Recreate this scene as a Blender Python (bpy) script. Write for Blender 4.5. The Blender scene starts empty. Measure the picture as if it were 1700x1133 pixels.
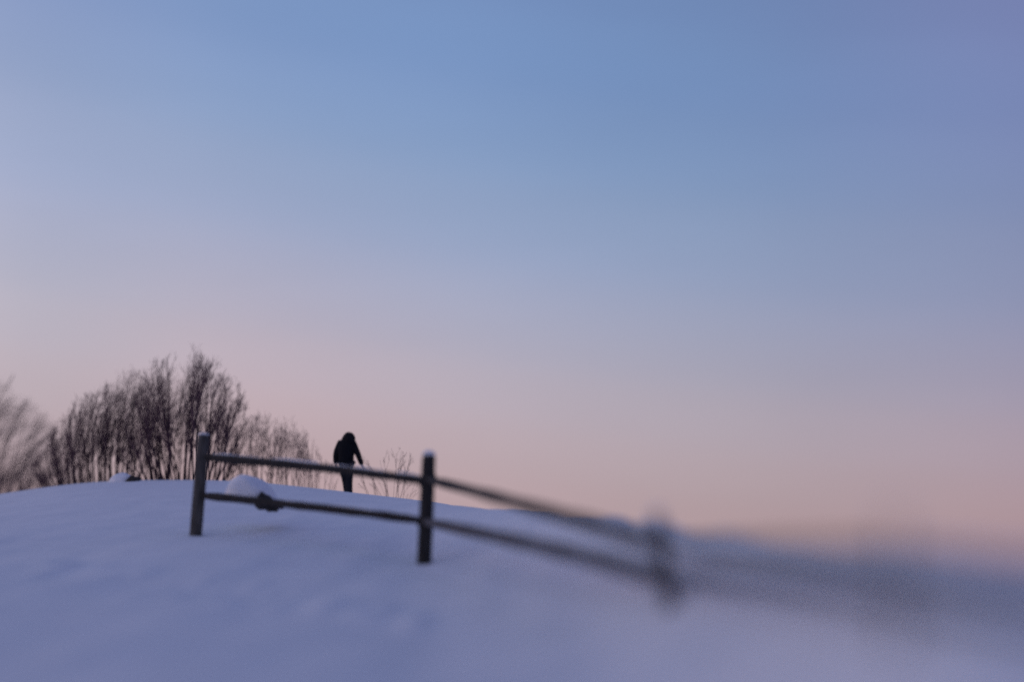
import bpy, bmesh, math, random
import numpy as np
from mathutils import Vector, noise

# ---------------------------------------------------------------- camera
SC = bpy.context.scene
COL = SC.collection
CAMZ = 0.95                       # crouched photographer, eye height over the snow
FPX = 50.0 / 36.0 * 1700.0        # focal length in photo pixels
HORIZON = 1012.0
PITCH = math.atan((HORIZON - 566.5) / FPX)
cam = bpy.data.cameras.new("camera")
cam.lens = 50.0
cam.sensor_width = 36.0
cam.clip_start = 0.05
cam.clip_end = 20000
cam.dof.use_dof = True
cam.dof.focus_distance = 28.3
cam.dof.aperture_fstop = 0.156
camo = bpy.data.objects.new("camera", cam)
COL.objects.link(camo)
camo.location = (0, 0, CAMZ)
camo.rotation_euler = (math.pi / 2 + PITCH, 0, 0)
SC.camera = camo

# ---------------------------------------------------------------- sky and sun
SUN_EL, SUN_AZ = math.radians(1.0), math.radians(-75)
world = bpy.data.worlds.new("World")
SC.world = world
world.use_nodes = True
wt = world.node_tree
wn, wl = wt.nodes, wt.links
wn.clear()


def lin(r, g, b):
    f = lambda c: (c / 12.92 if c <= 0.04045 else ((c + 0.055) / 1.055) ** 2.4)
    return (f(r / 255), f(g / 255), f(b / 255), 1.0)


def wmath(op, a, b=None):
    n = wn.new("ShaderNodeMath")
    n.operation = op
    for i, v in enumerate((a, b)):
        if v is None:
            continue
        if isinstance(v, (int, float)):
            n.inputs[i].default_value = v
        else:
            wl.new(v, n.inputs[i])
    return n.outputs[0]


tc = wn.new("ShaderNodeTexCoord")
sep = wn.new("ShaderNodeSeparateXYZ")
wl.new(tc.outputs["Generated"], sep.inputs[0])
SX, SZ = sep.outputs[0], sep.outputs[2]
# the glow after sunset sits to the left, so the pink band climbs higher there
elev = wmath("ADD", SZ, wmath("MULTIPLY", SX, 0.13))
ramp = wn.new("ShaderNodeValToRGB")
def el(py):                      # height in the sky (sine of elevation) of a photo row
    return math.sin(PITCH + math.atan((566.5 - py) / FPX))


SKY = [(-0.30, (92, 88, 118)), (0.0, (156, 124, 132)), (el(905), (172, 145, 150)), (el(850), (179, 154, 159)), (el(790), (181, 159, 164)),
       (el(700), (182, 166, 174)), (el(600), (174, 167, 181)), (el(450), (155, 163, 189)), (el(300), (136, 155, 188)),
       (el(150), (122, 147, 188)), (el(0), (115, 140, 183)), (0.62, (102, 119, 164)), (1.0, (90, 102, 149))]
E0, E1 = -0.3, 1.0
mr = wn.new("ShaderNodeMapRange")
mr.inputs[1].default_value, mr.inputs[2].default_value = E0, E1
wl.new(elev, mr.inputs[0])
wl.new(mr.outputs[0], ramp.inputs[0])
cr = ramp.color_ramp
cr.interpolation = "CARDINAL"
while len(cr.elements) < len(SKY):
    cr.elements.new(0.5)
for e, (p, c) in zip(cr.elements, SKY):
    e.position = (p - E0) / (E1 - E0)
for e, (p, c) in zip(cr.elements, SKY):
    e.color = lin(*c)
side = wn.new("ShaderNodeValToRGB")
smr = wn.new("ShaderNodeMapRange")
smr.inputs[1].default_value, smr.inputs[2].default_value = -1.0, 1.0
wl.new(SX, smr.inputs[0])
wl.new(smr.outputs[0], side.inputs[0])
SIDE = [(-1.0, (1.95, 1.70, 1.50)), (-0.36, (1.13, 1.17, 1.15)), (-0.2, (1.09, 1.06, 1.04)), (0.0, (1, 1, 1)),
        (0.18, (0.90, 0.89, 0.90)), (0.36, (0.83, 0.75, 0.79)), (1.0, (0.55, 0.48, 0.58))]
sr = side.color_ramp
sr.interpolation = "CARDINAL"
while len(sr.elements) < len(SIDE):
    sr.elements.new(0.5)
for e, (p, c) in zip(sr.elements, SIDE):
    e.position = (p + 1) / 2
for e, (p, c) in zip(sr.elements, SIDE):
    e.color = (*[v / 2 for v in c], 1)
high = wn.new("ShaderNodeValToRGB")       # higher up both sides turn lilac
wl.new(smr.outputs[0], high.inputs[0])
HIGH = [(-1.0, (1.95, 1.66, 1.46)), (-0.36, (1.40, 1.16, 1.07)), (-0.2, (1.13, 1.06, 1.03)), (0.0, (1, 1, 1)),
        (0.18, (0.95, 0.90, 0.91)), (0.36, (1.06, 0.80, 0.85)), (1.0, (0.54, 0.45, 0.55))]
hr = high.color_ramp
hr.interpolation = "CARDINAL"
while len(hr.elements) < len(HIGH):
    hr.elements.new(0.5)
for e, (p, c) in zip(hr.elements, HIGH):
    e.position = (p + 1) / 2
for e, (p, c) in zip(hr.elements, HIGH):
    e.color = (*[v / 2 for v in c], 1)
hm = wn.new("ShaderNodeMapRange")
hm.interpolation_type = "SMOOTHSTEP"
hm.inputs[1].default_value, hm.inputs[2].default_value = 0.18, 0.42
wl.new(SZ, hm.inputs[0])
both = wn.new("ShaderNodeMix")
both.data_type = "RGBA"
wl.new(hm.outputs[0], both.inputs[0])
wl.new(side.outputs[0], both.inputs[6])
wl.new(high.outputs[0], both.inputs[7])
mul = wn.new("ShaderNodeMix")
mul.data_type = "RGBA"
mul.blend_type = "MULTIPLY"
mul.inputs[0].default_value = 1
wl.new(ramp.outputs[0], mul.inputs[6])
wl.new(both.outputs[2], mul.inputs[7])
haze_map = wn.new("ShaderNodeMapping")
haze_map.inputs["Scale"].default_value = (2.2, 2.2, 11.0)
haze_map.inputs["Rotation"].default_value = (0, 0.06, 0)
wl.new(tc.outputs["Generated"], haze_map.inputs[0])
haze_n = wn.new("ShaderNodeTexNoise")
haze_n.inputs["Scale"].default_value = 1.6
haze_n.inputs["Detail"].default_value = 6.0
haze_n.inputs["Roughness"].default_value = 0.55
wl.new(haze_map.outputs[0], haze_n.inputs["Vector"])
haze_s = wmath("ADD", wmath("MULTIPLY", haze_n.outputs[0], 0.22), 1.89)   # about 2: the side ramps are stored halved
bg_dusk = wn.new("ShaderNodeBackground")
wl.new(haze_s, bg_dusk.inputs[1])
wl.new(mul.outputs[2], bg_dusk.inputs[0])
nis = wn.new("ShaderNodeTexSky")
nis.sky_type = "NISHITA"
nis.sun_disc = False
nis.sun_elevation = SUN_EL
nis.sun_rotation = SUN_AZ
nis.ozone_density = 4.0
bg_nis = wn.new("ShaderNodeBackground")
bg_nis.inputs[1].default_value = 0.05
wl.new(nis.outputs[0], bg_nis.inputs[0])
addsh = wn.new("ShaderNodeAddShader")
wl.new(bg_dusk.outputs[0], addsh.inputs[0])
wl.new(bg_nis.outputs[0], addsh.inputs[1])
wout = wn.new("ShaderNodeOutputWorld")
wl.new(addsh.outputs[0], wout.inputs[0])

sun = bpy.data.lights.new("sun", "SUN")    # only the last afterglow is left of it
sun.energy = 0.10
sun.angle = math.radians(40)
sun.color = (1.0, 0.82, 0.80)
suno = bpy.data.objects.new("sun", sun)
COL.objects.link(suno)
d = Vector((math.sin(SUN_AZ) * math.cos(math.radians(14)), math.cos(SUN_AZ) * math.cos(math.radians(14)), math.sin(math.radians(14))))
suno.rotation_euler = d.to_track_quat("Z", "Y").to_euler()
suno.location = (-30, 10, 20)

SC.view_settings.view_transform = "Standard"
SC.view_settings.look = "None"
SC.view_settings.exposure = 0.0
SC.view_settings.gamma = 1.0
SC.render.engine = "CYCLES"
SC.cycles.use_denoising = False
SC.cycles.max_bounces = 4
SC.render.dither_intensity = 1.5


# ---------------------------------------------------------------- helpers
def ray(px, py, Y):
    """World point on the photo's sight line (px, py) at depth Y along the ground."""
    xc, yc = (px - 850.0) / FPX, (566.5 - py) / FPX
    cp, sp = math.cos(PITCH), math.sin(PITCH)
    dy, dz = cp - yc * sp, sp + yc * cp
    return Vector((xc / dy * Y, Y, CAMZ + dz / dy * Y))


def tag(o, label=None, cat=None, group=None, kind=None):
    for k, v in (("label", label), ("category", cat), ("group", group), ("kind", kind)):
        if v:
            o[k] = v
    return o


def link(name, me, mat, parent=None, smooth=True):
    me.materials.clear()
    if mat:
        me.materials.append(mat)
    if smooth:
        me.polygons.foreach_set("use_smooth", [True] * len(me.polygons))
    o = bpy.data.objects.new(name, me)
    COL.objects.link(o)
    if parent:
        o.parent = parent
    return o


def empty(name, loc):
    o = bpy.data.objects.new(name, None)
    o.empty_display_size = 0.2
    o.location = loc
    COL.objects.link(o)
    return o


def mat_new(name, rough=0.8):
    m = bpy.data.materials.new(name)
    m.use_nodes = True
    b = m.node_tree.nodes["Principled BSDF"]
    b.inputs["Roughness"].default_value = rough
    return m, m.node_tree.nodes, m.node_tree.links, b


def mat_noise(name, c1, c2, scale, rough=0.85, stretch=(1, 1, 1), bump=0.0, detail=5.0, spec=0.3):
    m, n, l, b = mat_new(name, rough)
    b.inputs["Specular IOR Level"].default_value = spec
    t = n.new("ShaderNodeTexCoord")
    mp = n.new("ShaderNodeMapping")
    mp.inputs["Scale"].default_value = stretch
    nz = n.new("ShaderNodeTexNoise")
    nz.inputs["Scale"].default_value = scale
    nz.inputs["Detail"].default_value = detail
    r = n.new("ShaderNodeValToRGB")
    r.color_ramp.elements[0].position, r.color_ramp.elements[1].position = 0.32, 0.68
    r.color_ramp.elements[0].color, r.color_ramp.elements[1].color = (*c1, 1), (*c2, 1)
    l.new(t.outputs["Object"], mp.inputs[0])
    l.new(mp.outputs[0], nz.inputs["Vector"])
    l.new(nz.outputs[0], r.inputs[0])
    l.new(r.outputs[0], b.inputs["Base Color"])
    if bump:
        bp = n.new("ShaderNodeBump")
        bp.inputs["Strength"].default_value = 1.0
        bp.inputs["Distance"].default_value = bump
        l.new(nz.outputs[0], bp.inputs["Height"])
        l.new(bp.outputs[0], b.inputs["Normal"])
    return m


M_SNOW = mat_noise("snow", (0.76, 0.79, 0.83), (0.83, 0.85, 0.88), 1.7, 0.7, bump=0.012, detail=8, spec=0.2)
M_SNOWCAP = mat_noise("fresh_snow", (0.80, 0.82, 0.86), (0.86, 0.88, 0.90), 6.0, 0.75, bump=0.006, spec=0.2)
M_POST = mat_noise("weathered_wood", (0.030, 0.028, 0.027), (0.110, 0.100, 0.092), 9.0, 0.85, (3.5, 3.5, 0.35), 0.006)
M_DARKPOST = mat_noise("dark_post_wood", (0.010, 0.010, 0.011), (0.042, 0.039, 0.037), 9.0, 0.9, (3.5, 3.5, 0.35), 0.006)
M_RAIL = mat_noise("dark_wood", (0.010, 0.010, 0.011), (0.036, 0.032, 0.031), 11.0, 0.85, (1, 1, 1), 0.006)
M_BARK = mat_noise("bark", (0.042, 0.020, 0.025), (0.080, 0.044, 0.050), 6.0, 0.9)
M_TWIG = mat_noise("twig_bark", (0.085, 0.043, 0.054), (0.150, 0.080, 0.094), 8.0, 0.9)
M_FARTWIG = mat_noise("reddish_bark", (0.075, 0.044, 0.052), (0.135, 0.082, 0.090), 4.0, 0.9)
M_WEED = mat_noise("dry_stalk", (0.07, 0.045, 0.045), (0.13, 0.09, 0.085), 9.0, 0.9)
M_FROSTED = mat_noise("frosted_wood", (0.045, 0.045, 0.052), (0.13, 0.13, 0.145), 12.0, 0.85, (1, 1, 1), 0.006)
M_STONE = mat_noise("dark_stone", (0.018, 0.017, 0.017), (0.055, 0.048, 0.043), 7.0, 0.85, bump=0.02)
M_COAT = mat_noise("black_cloth", (0.006, 0.006, 0.008), (0.013, 0.013, 0.017), 30.0, 0.9, bump=0.004, spec=0.15)
M_TROUSER = mat_noise("dark_trouser_cloth", (0.010, 0.011, 0.016), (0.020, 0.022, 0.030), 40.0, 0.9, bump=0.003, spec=0.15)
M_BOOT = mat_noise("boot_leather", (0.008, 0.007, 0.007), (0.018, 0.016, 0.015), 25.0, 0.6)
M_SKIN = mat_noise("skin", (0.42, 0.26, 0.20), (0.50, 0.32, 0.25), 20.0, 0.55)


def tube(V, Fc, pts, rads, sides=6, cap=True, jit=0.0, rnd=None):
    """Append a tapered tube along pts to vertex and face lists."""
    base = len(V)
    n = len(pts)
    prev = None
    for i, p in enumerate(pts):
        t = (pts[min(i + 1, n - 1)] - pts[max(i - 1, 0)]).normalized()
        a = Vector((0, 0, 1)) if abs(t.z) < 0.9 else Vector((1, 0, 0))
        if prev is None:
            x = t.cross(a).normalized()
        else:
            x = (prev - t * prev.dot(t)).normalized()
        prev = x
        y = t.cross(x)
        for k in range(sides):
            an = 2 * math.pi * k / sides
            r = rads[i] * (1 + (rnd.uniform(-jit, jit) if jit else 0))
            V.append(tuple(p + x * (math.cos(an) * r) + y * (math.sin(an) * r)))
    for i in range(n - 1):
        for k in range(sides):
            a, b = base + i * sides + k, base + i * sides + (k + 1) % sides
            Fc.append((a, b, b + sides, a + sides))
    if cap:
        Fc.append(tuple(base + k for k in reversed(range(sides))))
        Fc.append(tuple(base + (n - 1) * sides + k for k in range(sides)))


def mesh(name, V, Fc):
    me = bpy.data.meshes.new(name)
    me.from_pydata([tuple(v) for v in V], [], Fc)
    me.update()
    return me


def smoothline(ctrl, n):
    """Catmull-Rom through control Vectors, n samples."""
    P = [ctrl[0] * 2 - ctrl[1]] + list(ctrl) + [ctrl[-1] * 2 - ctrl[-2]]
    out = []
    m = len(ctrl) - 1
    for j in range(n):
        s = j / (n - 1) * m
        i = min(int(s), m - 1)
        t = s - i
        a, b, c, e = P[i:i + 4]
        out.append(0.5 * (2 * b + (c - a) * t + (2 * a - 5 * b + 4 * c - e) * t * t + (3 * b - a - 3 * c + e) * t ** 3))
    return out


# ---------------------------------------------------------------- snowy hillside
# columns: picture column, depth and height of the fence line, depth and height of the crest
CT = np.array([
    (-600, 25.0, 905, 39.0, 870), (-150, 23.7, 893, 36.0, 838), (0, 23.3, 890, 35.0, 822), (60, 23.3, 888, 34.5, 811),
    (130, 23.1, 886, 34.2, 802), (200, 22.9, 885, 34.0, 798), (325, 22.5, 885, 33.0, 797), (420, 21.8, 895, 32.3, 800), (600, 20.2, 919, 30.5, 820),
    (705, 19.4, 935, 28.0, 833), (850, 16.2, 958, 23.0, 848), (1000, 12.3, 980, 16.3, 863),
    (1110, 9.5, 994, 12.0, 875), (1300, 6.5, 1000, 8.0, 890), (1487, 4.5, 984, 5.5, 912),
    (1700, 3.8, 1030, 4.6, 942), (2200, 3.3, 1075, 4.1, 980)], float)
GX = np.arange(-600, 2201, 2.0)
TAB = [GX]
for c in range(1, 5):
    v = np.interp(GX, CT[:, 0], CT[:, c])
    k = np.exp(-0.5 * (np.arange(-60, 61) / 22.0) ** 2)
    k /= k.sum()
    v = np.convolve(np.pad(v, 60, mode="edge"), k, mode="valid")
    TAB.append(v)


def slope_of(px, py):
    yc = (566.5 - py) / FPX
    cp, sp = math.cos(PITCH), math.sin(PITCH)
    return (sp + yc * cp) / (cp - yc * sp)




def ground_rel(X, Y):
    X, Y = np.asarray(X, float), np.asarray(Y, float)
    Ye = np.sqrt(np.maximum(Y, 0) ** 2 + 2.2 ** 2)
    px = np.clip(850 + FPX * X / Ye * 1.004, -600, 2200)
    Yp, pp, Yr, pr = [np.interp(px, GX, t) for t in TAB[1:]]
    Z0 = np.interp(px, [-600, 500, 1500, 2200], [-0.95, -0.98, -0.78, -0.75])
    zp, sr_ = slope_of(px, pp) * Yp, slope_of(px, pr)
    zr = sr_ * Yr
    sp_ = 0.55 * (zp - Z0) / Yp + 0.45 * (zr - zp) / (Yr - Yp)

    def herm(y, a, b, za, zb, ma, mb):
        L = b - a
        t = np.clip((y - a) / L, 0, 1)
        return ((2 * t ** 3 - 3 * t ** 2 + 1) * za + (t ** 3 - 2 * t ** 2 + t) * L * ma
                + (-2 * t ** 3 + 3 * t ** 2) * zb + (t ** 3 - t ** 2) * L * mb)
    z1 = herm(Y, 0.0 * Yp, Yp, Z0, zp, 0.0, sp_)
    z2 = herm(Y, Yp, Yr, zp, zr, sp_, sr_)
    dd = np.maximum(Y - Yr, 0)
    b = 0.16 * Yr
    z3 = zr + sr_ * dd - 0.20 * (np.sqrt(dd * dd + b * b) - b)
    z = np.where(Y < Yp, z1, np.where(Y < Yr, z2, z3))
    fl = -28.0
    z = fl + 4.0 * np.logaddexp(0, (z - fl) / 4.0)
    return z


def ground_z(x, y):
    return float(ground_rel(x, y)) + CAMZ


def axis(lo, hi, d0, d1, grow):
    """Fine spacing d0 between d0-range, growing outwards."""
    out, s = [], lo
    core = np.arange(lo, hi + 1e-6, d0)
    up, st, x = [], d0, hi
    while x < 9000:
        st *= grow
        x += st
        up.append(x)
    dn, st, x = [], d0, lo
    while x > d1:
        st *= grow
        x -= st
        dn.append(x)
    return np.array(dn[::-1] + list(core) + up)


xs = axis(-7, 5, 0.085, -9000, 1.05)
ys = axis(2, 24, 0.085, -120, 1.04)
GXX, GYY = np.meshgrid(xs, ys)
Z = ground_rel(GXX, GYY)
# gentle wind-packed undulation, plus a trampled trail of old footprints in the foreground
und = np.zeros_like(Z)
rs = np.random.RandomState(5)
for wl_, am in ((5.5, 0.022), (2.6, 0.012), (1.3, 0.006), (0.6, 0.0025)):
    for _ in range(4):
        a = rs.uniform(0, math.pi)
        und += am * 0.6 * np.sin((GXX * math.cos(a) + GYY * math.sin(a)) * 2 * math.pi / wl_ * rs.uniform(0.8, 1.25) + rs.uniform(0, 6.3))
near = np.clip(GYY / 3.0, 0, 1) * np.clip((30 - GYY) / 8.0, 0, 1) * np.clip((16 - np.abs(GXX)) / 6, 0, 1)
Z += 1.3 * und * near


def hit(px, py):
    """Where the photo's sight line first meets the snow."""
    for Yk in np.arange(2.0, 40, 0.05):
        w = ray(px, py, Yk)
        if float(ground_rel(w.x, Yk)) > w.z - CAMZ:
            return w
    return w


rp = random.Random(9)
for i in range(26):                      # a line of old, half drifted prints and kicked-up clods
    t = i / 25
    w = hit(40 + 660 * t + rp.uniform(-10, 10), 936 + 92 * t + 14 * math.sin(i * 2.1) + rp.uniform(-6, 6))
    r2 = ((GXX - w.x) / rp.uniform(0.07, 0.12)) ** 2 + ((GYY - w.y) / rp.uniform(0.35, 0.8)) ** 2
    Z += rp.uniform(0.02, 0.055) * np.exp(-r2)
# snow scooped by the wind round the foot of each post
FENCE = [((338, 723), (325, 886), 22.5, 0.094), ((712, 757), (704, 936), 19.4, 0.096), ((1091, 860), (1110, 988), 9.5, 0.047),
         ((1486, 880), (1488, 985), 4.5, 0.016), ((1950, 915), (1952, 1060), 3.5, 0.026)]
for (tp, bs, Yk, r) in FENCE[:3]:
    w = ray(bs[0], bs[1], Yk)
    r2 = ((GXX - w.x) / 0.34) ** 2 + ((GYY - w.y) / 0.34) ** 2
    Z += -0.015 * np.exp(-r2)
Z += CAMZ
nx, ny = len(xs), len(ys)
verts = np.stack([GXX.ravel(), GYY.ravel(), Z.ravel()], 1)
ii = (np.arange(ny - 1)[:, None] * nx + np.arange(nx - 1)[None, :]).ravel()
faces = np.stack([ii, ii + 1, ii + nx + 1, ii + nx], 1)
me = bpy.data.meshes.new("snow_ground")
me.vertices.add(len(verts))
me.vertices.foreach_set("co", verts.ravel())
me.loops.add(faces.size)
me.loops.foreach_set("vertex_index", faces.ravel())
me.polygons.add(len(faces))
me.polygons.foreach_set("loop_start", np.arange(0, faces.size, 4))
me.polygons.foreach_set("loop_total", np.full(len(faces), 4))
me.update(calc_edges=True)
g = link("snow_ground", me, M_SNOW)
tag(g, "smooth snow-covered hillside rising to the left", "snow", kind="structure")

# ---------------------------------------------------------------- post and rail fence
rnd = random.Random(3)
p1b = ray(FENCE[0][1][0], FENCE[0][1][1], FENCE[0][2])
fence = empty("wooden_fence", p1b)
tag(fence, "old post and rail wooden fence sinking into the snow to the right", "fence")


def place(o, at):
    """Move a freshly built mesh (world coordinates) under the fence with its origin at a point."""
    o.data.transform(__import__("mathutils").Matrix.Translation(-at))
    o.location = at - fence.location
    return o


for i, (tp, bs, Yk, r) in enumerate(FENCE):
    top, base = ray(*tp, Yk), ray(*bs, Yk)
    ax = (base - top).normalized()
    foot = base + ax * 0.55
    pts = [top + (foot - top) * t for t in (0, 0.012, 0.05, 0.2, 0.4, 0.6, 0.8, 1.0)]
    V, Fc = [], []
    tube(V, Fc, pts, [r * 0.86, r * 0.95, r, r * 1.0, r * 1.02, r * 1.03, r * 1.05, r * 1.06], 14, True, 0.035, rnd)
    post = place(link("post", mesh("post", V, Fc), (M_POST, M_DARKPOST, M_FROSTED, M_FROSTED, M_FROSTED)[i], fence, smooth=True), foot)
    # small cap of snow on the sawn top
    V, Fc = [], []
    h = (0.035, 0.075, 0.06, 0.06, 0.05)[i]
    up = -ax
    cp_ = [top + up * (h * a) for a in (-0.02, 0.25, 0.6, 0.88, 1.0)]
    tube(V, Fc, cp_, [r * 0.90, r * 0.96, r * 0.80, r * 0.45, r * 0.08], 14, True, 0.05, rnd)
    c = link("snow_cap", mesh("snow_cap", V, Fc), M_SNOWCAP, post)
    c.location = -foot


def rail(ctrl, r0, r1, snow=None, sw=0.55, mat=None):
    P = [ray(*q) for q in ctrl]
    pts = smoothline(P, 26)
    L = len(pts)
    V, Fc = [], []
    rr = random.Random(len(ctrl) + int(ctrl[0][0]))
    rads = []
    for j in range(L):
        t = j / (L - 1)
        rr_ = (r0 + (r1 - r0) * t) * (1 + 0.05 * math.sin(j * 1.3 + ctrl[0][0]) + rr.uniform(-0.03, 0.03))
        e = min(t, 1 - t) * L
        rads.append(rr_ * (0.62 + 0.38 * min(1, e / 1.6)))
    tube(V, Fc, pts, rads, 10, True, 0.05, rr)
    mid = pts[L // 2]
    o = place(link("rail", mesh("rail", V, Fc), mat or M_RAIL, fence), mid)
    if snow:
        t0, t1, hh = snow
        S = pts[int(t0 * (L - 1)):int(t1 * (L - 1)) + 1]
        R = rads[int(t0 * (L - 1)):int(t1 * (L - 1)) + 1]
        V, Fc = [], []
        n = len(S)
        prof = 9
        for j, (p, rad) in enumerate(zip(S, R)):
            tg = (S[min(j + 1, n - 1)] - S[max(j - 1, 0)]).normalized()
            sx = tg.cross(Vector((0, 0, 1))).normalized()
            uz = sx.cross(tg)
            e = min(1.0, min(j, n - 1 - j) / 3.0 + 0.12)
            hgt = hh * (0.35 + 0.65 * e) * max(0.12, 0.9 + 0.7 * math.sin(j * 0.9 + 1.0) + 0.5 * math.sin(j * 2.3) + rr.uniform(-0.3, 0.3))
            for k in range(prof):
                an = math.pi * k / (prof - 1)
                # lower edge hugs the round rail, upper edge is the rounded ridge
                V.append(tuple(p + sx * (math.cos(an) * rad * sw) + uz * (rad * (0.98 - sw * 0.25) + math.sin(an) ** 0.8 * hgt)))
            V.append(tuple(p + uz * rad * 0.70))
        q = prof + 1
        for j in range(n - 1):
            for k in range(q):
                a, b = j * q + k, j * q + (k + 1) % q
                Fc.append((a, b, b + q, a + q))
        Fc.append(tuple(reversed(range(q))))
        Fc.append(tuple((n - 1) * q + k for k in range(q)))
        s = link("snow_cap", mesh("snow_cap", V, Fc), M_SNOWCAP, o)
        s.location = -mid
    return o


Y1, Y2, Y3, Y4, Y5 = [f[2] for f in FENCE]
lerp = lambda a, b, t: a + (b - a) * t
inv = lambda a, b, t: 1 / (1 / a + (1 / b - 1 / a) * t)      # depth along a straight line seen in perspective
# between the first two posts
rail([(337, 759, Y1), (450, 769, inv(Y1, Y2, .3)), (560, 780, inv(Y1, Y2, .6)), (640, 790, inv(Y1, Y2, .82)), (709, 799, Y2)], 0.072, 0.062, (0.05, 0.97, 0.016))
rail([(332, 823, Y1), (420, 832, inv(Y1, Y2, .24)), (506, 841, inv(Y1, Y2, .47)), (610, 853, inv(Y1, Y2, .75)), (706, 866, Y2)], 0.064, 0.062, (0.40, 0.97, 0.008))
# down to the third
ks = lambda x, a, b: (x - a) / (b - a)
rail([(709, 796, Y2), (812, 823, inv(Y2, Y3, ks(812, 709, 1100))), (910, 850, inv(Y2, Y3, ks(910, 709, 1100))),
      (1009, 879, inv(Y2, Y3, ks(1009, 709, 1100))), (1100, 908, Y3)], 0.060, 0.056)
rail([(706, 867, Y2), (812, 889, inv(Y2, Y3, ks(812, 706, 1106))), (910, 911, inv(Y2, Y3, ks(910, 706, 1106))),
      (1009, 935, inv(Y2, Y3, ks(1009, 706, 1106))), (1106, 961, Y3)], 0.070, 0.064, mat=M_FROSTED)
# to the fourth
rail([(1100, 902, Y3), (1250, 911, inv(Y3, Y4, ks(1250, 1100, 1487))), (1400, 923, inv(Y3, Y4, ks(1400, 1100, 1487))), (1487, 935, Y4)], 0.034, 0.020)
rail([(1106, 958, Y3), (1250, 964, inv(Y3, Y4, ks(1250, 1106, 1488))), (1400, 978, inv(Y3, Y4, ks(1400, 1106, 1488))), (1488, 992, Y4)], 0.042, 0.024, mat=M_FROSTED)
# and on, out of the picture
rail([(1487, 936, Y4), (1640, 962, inv(Y4, Y5, .33)), (1800, 985, inv(Y4, Y5, .68)), (1951, 1000, Y5)], 0.019, 0.019)
rail([(1488, 992, Y4), (1640, 1022, inv(Y4, Y5, .33)), (1800, 1044, inv(Y4, Y5, .68)), (1951, 1060, Y5)], 0.019, 0.019)


def wedge(q, Yk, th=0.05):
    """Triangular wooden knee between rail and post."""
    P = [ray(a, b, Yk) for a, b in q]
    V = [p + Vector((0, -th, 0)) for p in P] + [p + Vector((0, th, 0)) for p in P]
    o = link("wedge", mesh("wedge", V, [(0, 1, 2), (5, 4, 3), (0, 3, 4, 1), (1, 4, 5, 2), (2, 5, 3, 0)]), M_RAIL, fence, smooth=False)
    return place(o, P[2])


wedge([(688, 797), (706, 797), (706, 820)], Y2)
wedge([(716, 768), (728, 801), (716, 801)], Y2)
wedge([(685, 862), (704, 862), (704, 887)], Y2)
wedge([(711, 852), (721, 874), (711, 874)], Y2)
wedge([(1066, 893), (1098, 893), (1098, 925)], Y3, 0.02)
wedge([(1066, 944), (1104, 944), (1104, 978)], Y3, 0.02)


# ---------------------------------------------------------------- snow-capped stones
def lump(name, centre, size, seed, mat, parent, squash=0.0, rough=0.16, sub=4, shear=0.0):
    bm = bmesh.new()
    bmesh.ops.create_icosphere(bm, subdivisions=sub, radius=1.0)
    off = Vector((seed * 7.3, seed * 1.7, seed * 3.1))
    for v in bm.verts:
        n1 = noise.noise(v.co * 1.3 + off)
        n2 = noise.noise(v.co * 3.1 + off)
        s = 1 + rough * n1 + rough * 0.45 * n2
        c = v.co * s
        if squash and c.z < 0:
            c.z *= squash
        v.co = Vector((c.x * size[0], c.y * size[1], c.z * size[2] * (1 - 0.35 * shear * c.x) - shear * c.x * size[2]))
    m_ = bpy.data.meshes.new(name)
    bm.to_mesh(m_)
    bm.free()
    o = link(name, m_, mat, parent)
    o.location = centre
    return o


# the large one behind the lower rail: dark stone poking out on the right of its cap
YS = 23.5
ctr = ray(420, 838, YS)
st = empty("snow_capped_stone", (ctr.x, ctr.y, ground_z(ctr.x, ctr.y)))
tag(st, "large snow-capped stone behind the lower fence rail, dark end bare", "stone")
rel = lambda px, py, Yk: ray(px, py, Yk) - st.location
ppm = FPX / YS
lump("stone", rel(444, 836, YS - 0.40), (20 / ppm, 0.30, 13 / ppm), 2, M_STONE, st, rough=0.55, shear=0.55)
lump("snow_cap", rel(417, 828, YS - 0.02), (44 / ppm, 0.50, 36 / ppm), 4, M_SNOWCAP, st, squash=0.16, rough=0.13, shear=0.22)
# the small one on the crest
YS2 = 33.0
ctr = ray(205, 803, YS2)
st = empty("snow_capped_stone", (ctr.x, ctr.y, ground_z(ctr.x, ctr.y)))
tag(st, "small snow-capped stone on the crest below the bare bushes", "stone")
ppm = FPX / YS2
lump("stone", rel(221, 801, YS2 - 0.30), (10 / ppm, 0.16, 10 / ppm), 6, M_STONE, st, rough=0.28)
lump("snow_cap", rel(203, 800, YS2 - 0.05), (20 / ppm, 0.30, 14 / ppm), 8, M_SNOWCAP, st, squash=0.6, rough=0.08)


# ---------------------------------------------------------------- bare trees and shrubs
def outline(tab, x):
    return float(np.interp(x, [t[0] for t in tab], [t[1] for t in tab]))


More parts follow.
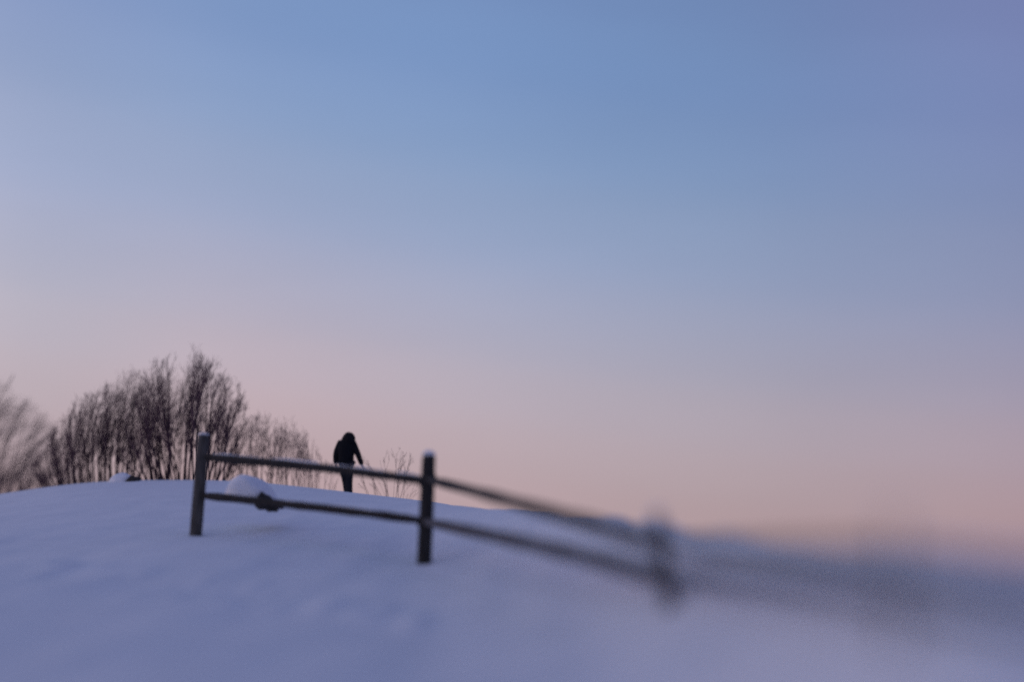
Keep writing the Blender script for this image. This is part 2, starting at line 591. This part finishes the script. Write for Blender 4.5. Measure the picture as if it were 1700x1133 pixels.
def bare_tree(name, label, cat, tab, base, Yd, nst, seed, rad, twig=M_TWIG, bark=M_BARK, lean=0.0, dens=1.0, group=None, fan=0.55, r0=0.03):
    """Multi-stemmed bare tree or bush. tab: crown outline, base: picture columns its stems leave the snow between."""
    R = random.Random(seed)
    bx = 0.5 * (base[0] + base[1])
    X0 = (bx - 850) / FPX * Yd
    root = empty(name, (X0, Yd, ground_z(X0, Yd)))
    tag(root, label, cat, group)
    SV, SF, TV, TF = [], [], [], []
    lo, hi = tab[0][0], tab[-1][0]

    def limit(p):
        """Height the crown may reach above this point's column."""
        px = 850 + FPX * p.x / p.y
        if px < lo - 6 or px > hi + 6:
            return -9
        return ray(px, outline(tab, px), p.y).z

    def grow(p0, dirn, length, r, level):
        n = 6 if level < 2 else 4
        pts = [p0]
        dcur = dirn.normalized()
        for k in range(n):
            dcur = (dcur + Vector((R.gauss(0, .05), R.gauss(0, .05), R.gauss(.03, .03))) + Vector((lean * 0.10, 0, 0))).normalized()
            pts.append(pts[-1] + dcur * (length / n))
        rads = [max(0.0021, r * (1 - 0.80 * k / n)) for k in range(n + 1)]
        if level == 0:
            tube(SV, SF, pts, rads, 5, True)
        else:
            tube(TV, TF, pts, rads, 4 if level == 1 else 3, False)
        if level >= 3:
            return
        cnt = int(round((10, 6, 2.6)[level] * dens * R.uniform(0.8, 1.2)))
        for j in range(cnt):
            t = R.uniform(0.22 if level == 0 else 0.15, 0.97)
            k = min(int(t * n), n - 1)
            p = pts[k].lerp(pts[k + 1], t * n - k)
            ax = (pts[k + 1] - pts[k]).normalized()
            side_ = Vector((R.gauss(0, 1), R.gauss(0, 1), R.gauss(0, .3)))
            side_ = (side_ - ax * side_.dot(ax)).normalized()
            ang = R.uniform(0.25, 0.65) if level == 0 else R.uniform(0.35, 0.95)
            nd = ax * math.cos(ang) + side_ * math.sin(ang) + Vector((lean * 0.35, 0, 0.20))
            nl = length * (0.44, 0.52, 0.70)[level] * R.uniform(0.55, 1.15) * (1.15 - 0.6 * t)
            tip = p + nd.normalized() * nl
            lim = limit(tip) + R.uniform(-0.05, 0.28) * (level > 0)
            if tip.z > lim:
                if lim < -5 or p.z > lim:
                    continue
                nl *= max(0.25, (lim - p.z) / max(1e-3, tip.z - p.z))
            grow(p, nd, nl, max(0.0036, rads[k] * 0.58), level + 1)

    for s in range(nst):
        f = (s + R.uniform(0.1, 0.9)) / nst
        b = base[0] + (base[1] - base[0]) * f
        tx = lo + (hi - lo) * (f + R.gauss(0, 0.05))
        tx = b + (tx - b) * fan + R.gauss(0, 8)
        yb = Yd + R.uniform(-rad, rad)
        xb = (b - 850) / FPX * yb
        pb = Vector((xb, yb, ground_z(xb, yb) - 0.05))
        ty = outline(tab, tx)
        tip = ray(tx, ty + abs(R.gauss(0, 1)) * (798 - ty) * 0.22, yb + R.uniform(-0.4, 0.4))
        v = tip - pb
        L = v.length * 0.98
        grow(pb, (v.normalized() - Vector((lean * 0.18, 0, 0.06))), L, r0 * R.uniform(0.7, 1.3) * (0.6 + 0.4 * L / 4), 0)
    a = link("trunk", mesh("trunk", SV, SF), bark, root)
    a.location = -Vector(root.location)
    b = link("crown", mesh("crown", TV, TF), twig, root)
    b.location = -Vector(root.location)
    return root


GR = "bare bushes along the crest of the hill"
bare_tree("bare_tree", "pale reddish bare tree cut off by the left edge of the photo", "tree",
          [(-190, 640), (-120, 590), (-40, 605), (0, 632), (30, 662), (62, 678), (88, 705), (115, 740), (140, 775)], (-130, 105), 50, 44, 11, 1.6,
          M_FARTWIG, M_FARTWIG, lean=1.15, dens=0.8, group=GR, fan=0.9, r0=0.030)
bare_tree("bare_bush", "broad slanting bare bush left of the tallest one", "bush",
          [(52, 770), (78, 715), (104, 676), (125, 655), (150, 652), (180, 628), (208, 612), (236, 622), (252, 660)], (84, 228), 37.5, 68, 21, 1.4,
          lean=0.32, dens=0.8, group=GR, fan=1.05, r0=0.026)
bare_tree("bare_tree", "tallest bare tree with many upright stems behind the left fence post", "tree",
          [(205, 680), (225, 618), (243, 596), (262, 600), (290, 588), (316, 574), (336, 596), (368, 612), (392, 640), (406, 660), (414, 700)], (238, 378), 35.8, 56, 33, 1.5,
          lean=0.18, dens=0.84, group=GR, fan=1.1, r0=0.030)
bare_tree("bare_bush", "thin upright bare bush just right of the tallest tree", "bush",
          [(394, 740), (408, 700), (424, 684), (440, 690), (456, 680), (468, 700)], (396, 462), 36.5, 22, 41, 0.8,
          lean=0.1, dens=0.62, group=GR, fan=0.9, r0=0.016)
bare_tree("bare_bush", "low thin bare bush left of the walking person", "bush",
          [(458, 710), (470, 688), (486, 698), (502, 712), (518, 726), (530, 756)], (462, 528), 36, 20, 52, 0.8,
          lean=0.0, dens=0.55, group=GR, fan=0.9, r0=0.016)
GW = "dry weeds beside the walking person"
bare_tree("dry_weed", "thin dry weed stalks close to the right of the walking person", "weed",
          [(592, 770), (602, 744), (616, 752), (632, 766), (640, 790)], (612, 646), 33, 7, 61, 0.3,
          M_WEED, M_WEED, lean=-0.6, dens=0.30, group=GW, fan=0.9, r0=0.008)
bare_tree("dry_weed", "feathery dry weed between the person and the middle fence post", "weed",
          [(630, 770), (644, 744), (652, 736), (668, 748), (686, 756), (694, 790)], (640, 672), 32, 9, 72, 0.3,
          M_WEED, M_WEED, lean=0.1, dens=0.40, group=GW, fan=0.9, r0=0.008)
bare_tree("dry_weed", "sparse low dry stalks left of the walking person", "weed",
          [(528, 775), (536, 756), (545, 765), (556, 780)], (530, 556), 34, 6, 83, 0.3,
          M_WEED, M_WEED, lean=0.1, dens=0.30, group=GW, fan=0.9, r0=0.008)


# ---------------------------------------------------------------- the person
def skin_mesh(name, nodes, edges, root=0, sub=2):
    """nodes: (x, y, z, rx, ry). Returns an evaluated mesh grown by the Skin modifier."""
    m0 = bpy.data.meshes.new(name)
    m0.from_pydata([n[:3] for n in nodes], edges, [])
    o = bpy.data.objects.new(name, m0)
    COL.objects.link(o)
    sk = o.modifiers.new("skin", "SKIN")
    sk.use_smooth_shade = True
    ss = o.modifiers.new("sub", "SUBSURF")
    ss.levels = ss.render_levels = sub
    for i, n in enumerate(nodes):
        sv = m0.skin_vertices[0].data[i]
        sv.radius = (n[3], n[4] if len(n) > 4 else n[3])
        sv.use_root = i == root
    dg = bpy.context.evaluated_depsgraph_get()
    me2 = bpy.data.meshes.new_from_object(o.evaluated_get(dg))
    bpy.data.objects.remove(o)
    me2.name = name
    return me2


YP = 33.0
PP = ray(579, 838, YP)
person = empty("person", (PP.x, PP.y, PP.z))
tag(person, "person in black hooded coat walking away over the crest, head bowed", "person")
S = 1.0
# joints (x right, y away, z up): body leans a little left, weight on the near leg
PEL, CH = (-0.07, 0.0, 0.93), (-0.10, 0.04, 1.33)
SHL, SHR = (-0.26, 0.04, 1.42), (0.075, 0.05, 1.42)
ELL, WRL = (-0.335, 0.02, 1.15), (-0.325, 0.07, 0.91)
ELR, WRR = (0.20, 0.05, 1.13), (0.29, 0.09, 0.88)
NK, HD, HT = (-0.07, 0.07, 1.50), (-0.04, 0.13, 1.58), (-0.035, 0.14, 1.68)
HPL, KNL, ANL = (-0.15, 0.0, 0.90), (-0.085, 0.13, 0.50), (-0.03, 0.02, 0.09)
HPR, KNR, ANR = (0.00, 0.0, 0.90), (-0.01, 0.02, 0.49), (0.03, -0.10, 0.10)
B, Ed = [], []


def add(pt, r, parent=None, ry=None):
    B.append((*pt, r, ry or r))
    i = len(B) - 1
    if parent is not None:
        Ed.append((parent, i))
    return i


pel = add(PEL, .13, None, .10)
wst = add((-0.09, 0.02, 1.12), .125, pel, .09)
ch = add(CH, .14, wst, .10)
nk = add(NK, .055, ch)
hd = add(HD, .080, nk, .09)
ht = add(HT, .070, hd, .08)
for sh, el, wr, sgn in ((SHL, ELL, WRL, -1), (SHR, ELR, WRR, 1)):
    a = add(sh, .058, ch)
    b = add(el, .043, a)
    c = add(wr, .029, b)
    dv = (Vector(wr) - Vector(el)).normalized()
    palm = Vector(wr) + dv * 0.06
    h = add(tuple(palm), .033, c, .018)
    for k, (o_, ln) in enumerate(((-0.027, .070), (-0.009, .082), (0.009, .076), (0.026, .060))):
        q = palm + dv * 0.035 + Vector((0.004 * sgn, o_, 0))
        f1 = add(tuple(q), .0095, h)
        f2 = add(tuple(q + dv * ln * 0.5 + Vector((-0.006 * sgn, 0, 0))), .0085, f1)
        add(tuple(q + dv * ln * 0.9 + Vector((-0.022 * sgn, 0, 0))), .0075, f2)
    t1 = add(tuple(palm + Vector((0, 0.036, 0.0)) - dv * 0.01), .0105, h)
    add(tuple(palm + Vector((-0.008 * sgn, 0.052, 0)) + dv * 0.035), .0085, t1)
for hp, kn, an in ((HPL, KNL, ANL), (HPR, KNR, ANR)):
    a = add(hp, .085, pel)
    b = add(kn, .056, a)
    c = add(an, .038, b)
    add((an[0], an[1] + 0.13, an[2] - 0.05), .034, c)
body = link("body", skin_mesh("body", B, Ed), M_SKIN, person)
# face details as small features on the bowed head
for (x, y, z, r) in ((-0.068, .222, 1.605, .011), (-0.008, .222, 1.605, .011)):
    bmf = bmesh.new()
    bmesh.ops.create_uvsphere(bmf, u_segments=10, v_segments=8, radius=r, matrix=__import__("mathutils").Matrix.Translation((x, y, z)))
    fm = bpy.data.meshes.new("eye")
    bmf.to_mesh(fm)
    bmf.free()
    link("eye", fm, M_BOOT, person)
V, Fc = [], []
tube(V, Fc, [Vector((-.038, .222, 1.61)), Vector((-.038, .236, 1.585)), Vector((-.038, .24, 1.57))], [.008, .013, .015], 8)
link("nose", mesh("nose", V, Fc), M_SKIN, person)
V, Fc = [], []
tube(V, Fc, [Vector((-.062, .215, 1.542)), Vector((-.038, .224, 1.540)), Vector((-.014, .215, 1.542))], [.004, .007, .004], 8)
link("mouth", mesh("mouth", V, Fc), M_SKIN, person)

coat = skin_mesh("coat", [
    (-0.075, 0.0, 0.865, .225, .17), (-0.085, 0.01, 1.02, .215, .16), (-0.095, 0.03, 1.20, .215, .16), (-0.095, 0.045, 1.36, .20, .15), (-0.07, 0.06, 1.48, .13, .11),
    (*SHL, .095, .090), (*ELL, .075, .070), (WRL[0], WRL[1], WRL[2] + .01, .062, .060),
    (*SHR, .095, .090), (*ELR, .072, .070), (WRR[0] - .008, WRR[1], WRR[2] + .02, .060, .058)],
    [(0, 1), (1, 2), (2, 3), (3, 4), (3, 5), (5, 6), (6, 7), (3, 8), (8, 9), (9, 10)])
link("coat", coat, M_COAT, person)
hood = skin_mesh("hood", [
    (-0.080, 0.045, 1.42, .20, .14), (-0.050, 0.070, 1.53, .185, .14), (-0.025, 0.110, 1.615, .145, .14), (-0.015, 0.135, 1.68, .085, .10),
    (0.065, 0.05, 1.50, .135, .10)],
    [(0, 1), (1, 2), (2, 3), (1, 4)])
link("hood", hood, M_COAT, person)
trou = skin_mesh("trousers", [
    (*PEL, .17, .14), (*HPL, .125, .115), (*KNL, .095, .09), (ANL[0], ANL[1], ANL[2] + .05, .078, .078),
    (*HPR, .125, .115), (*KNR, .095, .09), (ANR[0], ANR[1], ANR[2] + .05, .078, .078)],
    [(0, 1), (1, 2), (2, 3), (0, 4), (4, 5), (5, 6)])
link("trousers", trou, M_TROUSER, person)
for an in (ANL, ANR):
    bt = skin_mesh("boot", [(an[0], an[1], an[2] + .16, .058), (an[0], an[1], an[2], .056), (an[0], an[1] + .08, an[2] - .035, .052), (an[0], an[1] + .19, an[2] - .05, .042)],
                   [(0, 1), (1, 2), (2, 3)])
    link("boot", bt, M_BOOT, person)
gz = ground_z(PP.x, PP.y)
print("person feet", PP.z, "ground", gz)
person.location.z = min(PP.z, gz + 0.02) if abs(gz - PP.z) < 0.35 else PP.z
